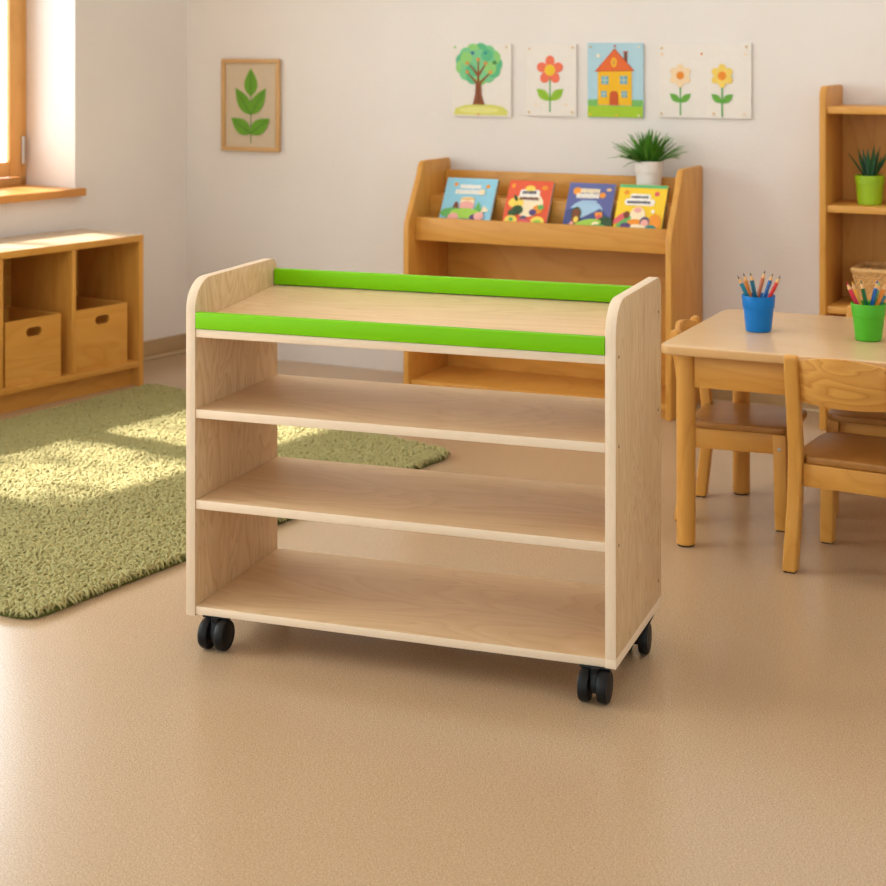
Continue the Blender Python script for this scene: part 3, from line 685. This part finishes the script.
seat_at(chB, R(-31), (-.130, -.158), floor_p(790.5, 572))
chA = copy_tree(chB); tag(chA, "wooden children's chair tucked under the table's short end by the display shelf")
seat_at(chA, R(-111), (.126, -.158), floor_p(678, 520)); chA.scale = (.965, .965, .965)
chC = copy_tree(chB); tag(chC, "wooden children's chair on the far long side of the table, below the tall shelf")
seat_at(chC, R(-204), (.124, .117), floor_p(833, 516))

# ------------------------------------------------------------------ pencil cups
def make_cup(u, v, m, label):
    x, y = at_z(u, v, TZ); o = empty('pencil_cup', (x, y, TZ+.0004), 0, label, 'pencil cup', 'pencil cups on the table')
    b = MB(); b.lathe([(0, 0), (.0305, 0), (.0330, .0025), (.0392, .060), (.0408, .0615), (.0435, .0915), (.0430, .0935), (.0415, .0930), (.0385, .060), (.0312, .005), (0, .005)], 48); b.build('cup_body', m, o)
    return o
cupB = make_cup(758.5, 331, 'cup_blue', 'blue plastic cup of pencils on the table')
cupG = make_cup(868.5, 340, 'cup_green', 'green plastic cup of pencils on the table')
def make_pencil(cup, xr, xt, y, ztip, col, label, group):
    r = .0054
    # line through the rim point (xr, .092) and the tip (xt, ztip)
    k = (xt-xr)/(ztip-.092); xb = xr-k*.085
    base = Vector((xb, y*.6, .0085)); tip = Vector((xt, y*1.35, ztip))
    rb = math.hypot(base.x, base.y)
    if rb > .025: base.x *= .025/rb; base.y *= .025/rb
    d = (tip-base); L = d.length
    o = empty('pencil', cup.location+base, 0, label, 'pencil', group)
    o.rotation_mode = 'QUATERNION'; o.rotation_quaternion = Vector((0, 0, 1)).rotation_difference(d.normalized())
    b = MB(); b.lathe([(0, 0), (r, 0), (r, L-.020), (0, L-.020)], 6); b.build('barrel', col, o, smooth=20)
    b = MB(); b.lathe([(r*.99, L-.021), (r*.98, L-.020), (r*.45, L-.0085), (0, L-.0085)], 12); b.build('sharpened_tip', 'wood_tip', o)
    b = MB(); b.lathe([(0, L-.0088), (r*.47, L-.0086), (.0004, L)], 10); b.build('lead', col if group.endswith('green cup') else 'lead', o)
gb, gg = 'pencils in the blue cup', 'pencils in the green cup'
for xr, xt, y, zt, col, nm in ((-.031, -.056, -.006, .145, 'p_teal', 'teal pencil leaning outermost toward the display shelf in the blue cup'),
        (-.0215, -.038, .006, .150, 'p_orange', 'orange pencil between two teal pencils in the blue cup'),
        (-.010, -.0235, -.007, .154, 'p_dteal', 'dark teal pencil near the middle of the blue cup'),
        (.002, .0195, .010, .156, 'p_brown', 'rust orange pencil near the middle of the blue cup'),
        (.017, .038, .000, .151, 'p_blue', 'blue pencil beside the red one in the blue cup'),
        (.029, .054, -.010, .146, 'p_red', 'red pencil leaning outward in the blue cup')):
    make_pencil(cupB, xr, xt, y, zt, col, nm, gb)
for xr, xt, y, zt, col, nm in ((-.031, -.057, -.004, .148, 'p_crim', 'crimson pencil leaning outermost in the green cup'),
        (-.021, -.040, .008, .147, 'p_yel', 'yellow-orange pencil beside the crimson one in the green cup'),
        (-.008, -.022, -.008, .152, 'p_dgreen', 'dark green pencil near the middle of the green cup'),
        (.008, .021, -.006, .152, 'p_blue', 'blue pencil upright near the middle of the green cup'),
        (.018, .032, .012, .144, 'p_lgreen', 'pale green pencil behind the blue one in the green cup'),
        (.022, .045, -.006, .148, 'p_orange', 'orange pencil leaning across the pale green one in the green cup'),
        (.031, .054, .004, .128, 'p_teal', 'teal pencil leaning lowest over the rim of the green cup')):
    make_pencil(cupG, xr, xt, y, zt, col, nm, gg)

# ------------------------------------------------------------------ pictures on the back wall
def on_wall(u0, u1, v0, v1, name, label, cat, group=None, gap=.004):
    ta, tb2 = wall_t(u0), wall_t(u1); um = (u0+u1)/2
    z1, z0 = wall_z(um, v0), wall_z(um, v1)
    o = empty(name, wall_p(ta, gap, z0), -WA, label, cat, group); return o, tb2-ta, z1-z0
class Art:
    def __init__(s, sheet, y): s.b = MB(); s.m = [sheet]; s.y = y
    def I(s, pts, k):
        if k not in s.m: s.m.append(k)
        s.b.ink(pts, s.m.index(k), s.y)
PG = "children's paintings pinned to the back wall"
def sheet(o, w, h, key):
    a = Art(key, -.0055); a.b.box(0, w, -.005, 0, 0, h, .0006); return a
def pins(a, w, h, keys):
    for (fx, fz), k in keys: a.I(ell(.0045, .0045, 8, fx*w, fz*h), k)
# framed leaf print
o, w, h = on_wall(224, 281.6, 58.8, 151, 'framed_print', 'narrow wood-framed print of a green five-leaf sprig on the back wall', 'picture')
b = MB(); f = .0165
b.box(0, w, -.018, 0, 0, f, .002); b.box(0, w, -.018, 0, h-f, h, .002); b.box(0, f, -.018, 0, f, h-f, .002); b.box(w-f, w, -.018, 0, f, h-f, .002); b.build('frame', 'frame_wood', o)
a = Art('linen', -.0085); a.b.box(f-.001, w-f+.001, -.008, -.002, f-.001, h-f+.001)
cx = w*.5
a.I(bar((cx, h*.09), (cx, h*.62), .0022), 'print_stem')
for x, z, L, W, ang in ((cx, h*.59, h*.31, w*.115, 90), (cx, h*.395, h*.35, w*.105, 124), (cx, h*.395, h*.35, w*.105, 56), (cx, h*.19, h*.30, w*.11, 146), (cx, h*.19, h*.30, w*.11, 34)):
    a.I(leafshape(L, W, R(ang), x, z, 12, .8), 'print_leaf'); a.I(bar((x, z), (x+L*.88*math.cos(R(ang)), z+L*.88*math.sin(R(ang))), .0012, .0005), 'print_vein')
    for q_ in (.25, .42, .58, .72):
        for s in (-1, 1):
            px, pz = x+L*q_*math.cos(R(ang)), z+L*q_*math.sin(R(ang)); a2 = R(ang)+s*.6; l2 = W*1.0*math.sin(PI*q_**.8)
            a.I(bar((px, pz), (px+l2*math.cos(a2), pz+l2*math.sin(a2)), .0005, .0002), 'print_vein')
a.b.build('leaf_print', a.m, o, smooth=0)
# tree
o, w, h = on_wall(453, 512, 43.5, 116.5, 'childrens_painting', "child's painting of a round green tree, nearest the framed print", 'painting', PG)
a = sheet(o, w, h, 'paper')
a.I([(w*.03, h*.02), (w*.93, h*.02), (w*.95, h*.08), (w*.86, h*.14), (w*.7, h*.165), (w*.45, h*.175), (w*.22, h*.155), (w*.06, h*.11)], 'ground'); a.I(ell(w*.34, h*.045, 18, w*.46, h*.09), 'ground_lt')
for k in range(13):
    an = 2*PI*k/13; a.I(ell(w*.115, w*.115, 14, w*.46+w*.285*math.cos(an), h*.72+h*.19*math.sin(an)), 'crown_b' if k % 3 == 0 else ('crown_lime' if k % 3 == 1 else 'crown'))
a.I(ell(w*.30, h*.20, 22, w*.46, h*.72), 'crown')
for x, z, k in ((.25, .8, 'crown_lime'), (.66, .66, 'crown_lime'), (.33, .62, 'crown_b'), (.6, .84, 'crown_b')): a.I(ell(w*.1, w*.1, 14, w*x, h*z), k)
a.I([(w*.36, h*.165), (w*.40, h*.3), (w*.41, h*.47), (w*.50, h*.47), (w*.51, h*.3), (w*.56, h*.165)], 'bark'); a.I(bar((w*.47, h*.17), (w*.455, h*.46), .002), 'bark_dk')
for p, q_ in (((.455, .44), (.27, .60)), ((.455, .44), (.66, .60)), ((.455, .46), (.455, .78)), ((.455, .56), (.31, .71)), ((.455, .56), (.58, .72))): a.I(bar((w*p[0], h*p[1]), (w*q_[0], h*q_[1]), .005, .0025), 'bark')
for x, z, k in ((.27, .61, 'dot_or'), (.66, .61, 'dot_or'), (.455, .78, 'dot_or'), (.27, .73, 'dot_or'), (.58, .73, 'dot_or'), (.36, .87, 'dot_blue'), (.58, .87, 'dot_teal'), (.73, .74, 'dot_grn'), (.2, .83, 'crown_lime')): a.I(ell(w*.032, w*.03, 10, w*x, h*z), k)
pins(a, w, h, (((.06, .95), 'crown_lime'), ((.93, .95), 'pin'), ((.46, .03), 'pin_or')))
a.b.build('sheet', a.m, o, smooth=0)
def flower(a, cx, cz, pr, d, petal, centre, cr, stem_z, leafk, n=6, a0=90, leaf_z=.0, ls=1.0, hw=.0028):
    a.I(bar((cx, stem_z), (cx, cz), hw), 'stem')
    for s in (-1, 1):
        ang = 90-s*50; a.I(leafshape(pr*2.0*ls, pr*.5*ls, R(ang), cx, leaf_z), leafk); a.I(bar((cx, leaf_z), (cx+pr*1.7*ls*math.cos(R(ang)), leaf_z+pr*1.7*ls*math.sin(R(ang))), .0008), 'fleaf_dk')
    for k in range(n):
        an = R(a0+360*k/n); a.I(ell(pr*.64, pr*.56, 14, cx+d*math.cos(an), cz+d*math.sin(an), an), petal)
    a.I(ell(cr, cr, 16, cx, cz), centre)
o, w, h = on_wall(527, 577.3, 43.8, 116, 'childrens_painting', "child's painting of one coral-red flower, beside the tree painting", 'painting', PG)
a = sheet(o, w, h, 'paper')
flower(a, w*.48, h*.635, w*.165, w*.165, 'coral', 'yellow', w*.105, h*.06, 'fleaf', 5, 90, h*.21, 1.05)
pins(a, w, h, (((.07, .93), 'pin'), ((.93, .95), 'pin'), ((.06, .05), 'pin'), ((.92, .06), 'pin'), ((.2, .16), 'peach'), ((.8, .16), 'peach')))
a.b.build('sheet', a.m, o, smooth=0)
o, w, h = on_wall(588.5, 644, 43, 117.5, 'childrens_painting', "child's painting of a yellow house with an orange roof, above the white plant pot", 'painting', PG)
a = sheet(o, w, h, 'sky')
a.I(rect(w*.004, w*.996, h*.004, h*.16), 'grass')
for x in (.05, .12, .17, .83, .9, .96): a.I(ell(w*.05, h*.05, 12, w*x, h*.195), 'bush')
a.I(rect(w*.004, w*.996, h*.004, h*.15), 'grass')
a.I(rect(w*.66, w*.72, h*.70, h*.89), 'chimney'); a.I(rect(w*.64, w*.74, h*.875, h*.89), 'roof_dk')
a.I(rect(w*.19, w*.80, h*.165, h*.63), 'wall_y'); a.I([(w*.13, h*.615), (w*.85, h*.625), (w*.49, h*.93)], 'roof_dk'); a.I([(w*.155, h*.627), (w*.825, h*.635), (w*.49, h*.91)], 'roof')
a.I(ell(w*.055, h*.065, 14, w*.48, h*.74), 'wall_y'); a.I(ell(w*.025, h*.04, 12, w*.48, h*.74), 'dot_or')
for x, z, ww, hh in ((.32, .50, .065, .055), (.655, .505, .065, .055), (.30, .315, .05, .042), (.67, .315, .05, .042)):
    a.I(rect(w*(x-ww), w*(x+ww), h*(z-hh), h*(z+hh)), 'pane'); a.I(bar((w*x, h*(z-hh)), (w*x, h*(z+hh)), .0015), 'pane_fr'); a.I(bar((w*(x-ww), h*z), (w*(x+ww), h*z), .0015), 'pane_fr')
a.I([(w*.40, h*.165), (w*.56, h*.165), (w*.555, h*.32), (w*.53, h*.355), (w*.44, h*.355), (w*.41, h*.32)], 'roof_dk'); a.I([(w*.425, h*.165), (w*.535, h*.165), (w*.53, h*.31), (w*.51, h*.335), (w*.455, h*.335), (w*.43, h*.31)], 'door')
a.I(ell(w*.03, w*.03, 12, w*.2, h*.83), 'cream'); pins(a, w, h, (((.06, .95), 'pin'), ((.5, .96), 'roof_dk'), ((.93, .95), 'cream'), ((.05, .04), 'yellow'), ((.93, .03), 'cream'), ((.53, .03), 'yellow')))
a.b.build('sheet', a.m, o, smooth=0)
o, w, h = on_wall(660, 752, 43, 118, 'childrens_painting', "child's painting of two yellow flowers side by side, the widest sheet", 'painting', PG)
a = sheet(o, w, h, 'paper')
flower(a, w*.235, h*.565, w*.075, w*.078, 'peach', 'orange', w*.042, h*.03, 'fleaf_dk', 6, 90, h*.20, 1.0)
flower(a, w*.69, h*.565, w*.075, w*.078, 'petal_y', 'orange', w*.046, h*.02, 'fleaf_dk', 6, 90, h*.20, 1.0)
pins(a, w, h, (((.03, .93), 'pin'), ((.035, .85), 'peach_dk'), ((.47, .855), 'pin_or'), ((.95, .95), 'pin'), ((.94, .85), 'peach'), ((.03, .05), 'pin'), ((.6, .06), 'peach_dk'), ((.93, .06), 'peach')))
a.b.build('sheet', a.m, o, smooth=0)

# ------------------------------------------------------------------ light
sun_h = Vector((.808, -.589, 0))*.97+Vector((-.589, -.808, 0))*(-.02)
sun_d = Vector((sun_h.x, sun_h.y, -sun_h.length*math.tan(R(47)))).normalized()
L = bpy.data.lights.new('sun', 'SUN'); L.energy = 15.0; L.angle = R(1.2); L.color = (1.0, .94, .96)
o = bpy.data.objects.new('sun', L); COL.objects.link(o); o.rotation_euler = sun_d.to_track_quat('-Z', 'Y').to_euler(); o.location = (-4, 9, 5)
# the crown of a tree in the garden that dapples the sunlight in the first window
Wm = Matrix.Translation((CX, CY, 0)) @ Matrix.Rotation(LA, 4, 'Z')
b = MB(); rd = random.Random(21); c0 = Wm @ Vector((-1.35, .33, 1.30))-sun_d*2.6
GT = empty('garden_tree', (c0.x, c0.y, 0), 0, 'leafy tree branch in the garden outside the window', 'tree')
ax = Vector((-.589, -.808, 0)); up_ = sun_d.cross(ax).normalized()
clumps = [(rd.uniform(-1.0, 1.0), rd.uniform(-.75, .75)) for _ in range(26)]
for cu, cv in clumps:
    for k in range(16):
        p = c0+ax*(cu+rd.gauss(0, .09))+up_*(cv+rd.gauss(0, .09))+sun_d*rd.uniform(-.3, .3)
        n_ = Vector((rd.uniform(-1, 1), rd.uniform(-1, 1), rd.uniform(-1, 1))).normalized()
        q_ = Vector((0, 0, 1)).rotation_difference(n_).to_matrix().to_4x4()
        b.prism([(x*1.0, y) for x, y in leafshape(.10, .028, rd.uniform(0, 6.28), 0, 0, 6)], -.0006, .0006, 'z', X=Matrix.Translation(p-Vector((c0.x, c0.y, 0))) @ q_)
b.build('foliage', 'leaf', GT)
b = MB(); b.tube([Vector((0, 0, 0))-Vector((.9, -.66, 0)), Vector((0, 0, c0.z-.4))-Vector((.85, -.62, 0)), Vector((0, 0, c0.z+.5))-Vector((.4, -.3, 0)), Vector((0, 0, c0.z+.9))], [.09, .08, .05, .02], 12); b.build('trunk', 'bark', GT)
# daylight entering by the wide second window of the window wall
L = bpy.data.lights.new('window_daylight', 'AREA'); L.shape = 'RECTANGLE'; L.size = 2.2; L.size_y = 1.4; L.energy = 72; L.color = (.87, .975, 1.0)
o = bpy.data.objects.new('window_daylight', L); COL.objects.link(o)
o.location = Wm @ Vector((-3.875, .24, 1.45)); o.rotation_euler = Vector((.808, -.589, -.25)).to_track_quat('-Z', 'Y').to_euler()
# unseen fill light added under the ceiling to brighten the middle of the room
L = bpy.data.lights.new('overhead_fill', 'AREA'); L.shape = 'RECTANGLE'; L.size = 2.6; L.size_y = 2.0; L.energy = 22; L.color = (.93, .99, 1.0)
o = bpy.data.objects.new('overhead_fill', L); COL.objects.link(o); o.location = (.5, 4.1, CEIL-.03)

W = bpy.data.worlds.new('world'); S.world = W; W.use_nodes = True; t = W.node_tree; bg = t.nodes['Background']
tc = t.nodes.new('ShaderNodeTexCoord'); dp = t.nodes.new('ShaderNodeVectorMath'); dp.operation = 'DOT_PRODUCT'; dp.inputs[1].default_value = (-.808, .589, 0)
t.links.new(tc.outputs['Generated'], dp.inputs[0])
mr = t.nodes.new('ShaderNodeMapRange'); mr.inputs[1].default_value = 0.2; mr.inputs[2].default_value = 0.8; mr.inputs[3].default_value = 1.26; mr.inputs[4].default_value = 7.5
t.links.new(dp.outputs['Value'], mr.inputs[0]); t.links.new(mr.outputs[0], bg.inputs['Strength']); bg.inputs['Color'].default_value = (.855, .965, 1.0, 1)

# ------------------------------------------------------------------ camera
cam = bpy.data.cameras.new('camera'); co = bpy.data.objects.new('camera', cam); COL.objects.link(co)
co.location = (0, 0, H); co.rotation_euler = (PI/2, 0, 0)
cam.sensor_width = 36; cam.lens = F/886*36; cam.shift_y = (HY-443)/886; cam.shift_x = 0
cam.dof.use_dof = True; cam.dof.focus_distance = 3.35; cam.dof.aperture_fstop = 6.5
cam.clip_start = 0.05
S.camera = co
S.view_settings.view_transform = 'Standard'; S.view_settings.look = 'None'; S.view_settings.gamma = 1; S.view_settings.use_curve_mapping = False
S.view_settings.exposure = 0.04
S.cycles.use_denoising = True
S.cycles.max_bounces = 10; S.cycles.diffuse_bounces = 5; S.cycles.sample_clamp_indirect = 6.0
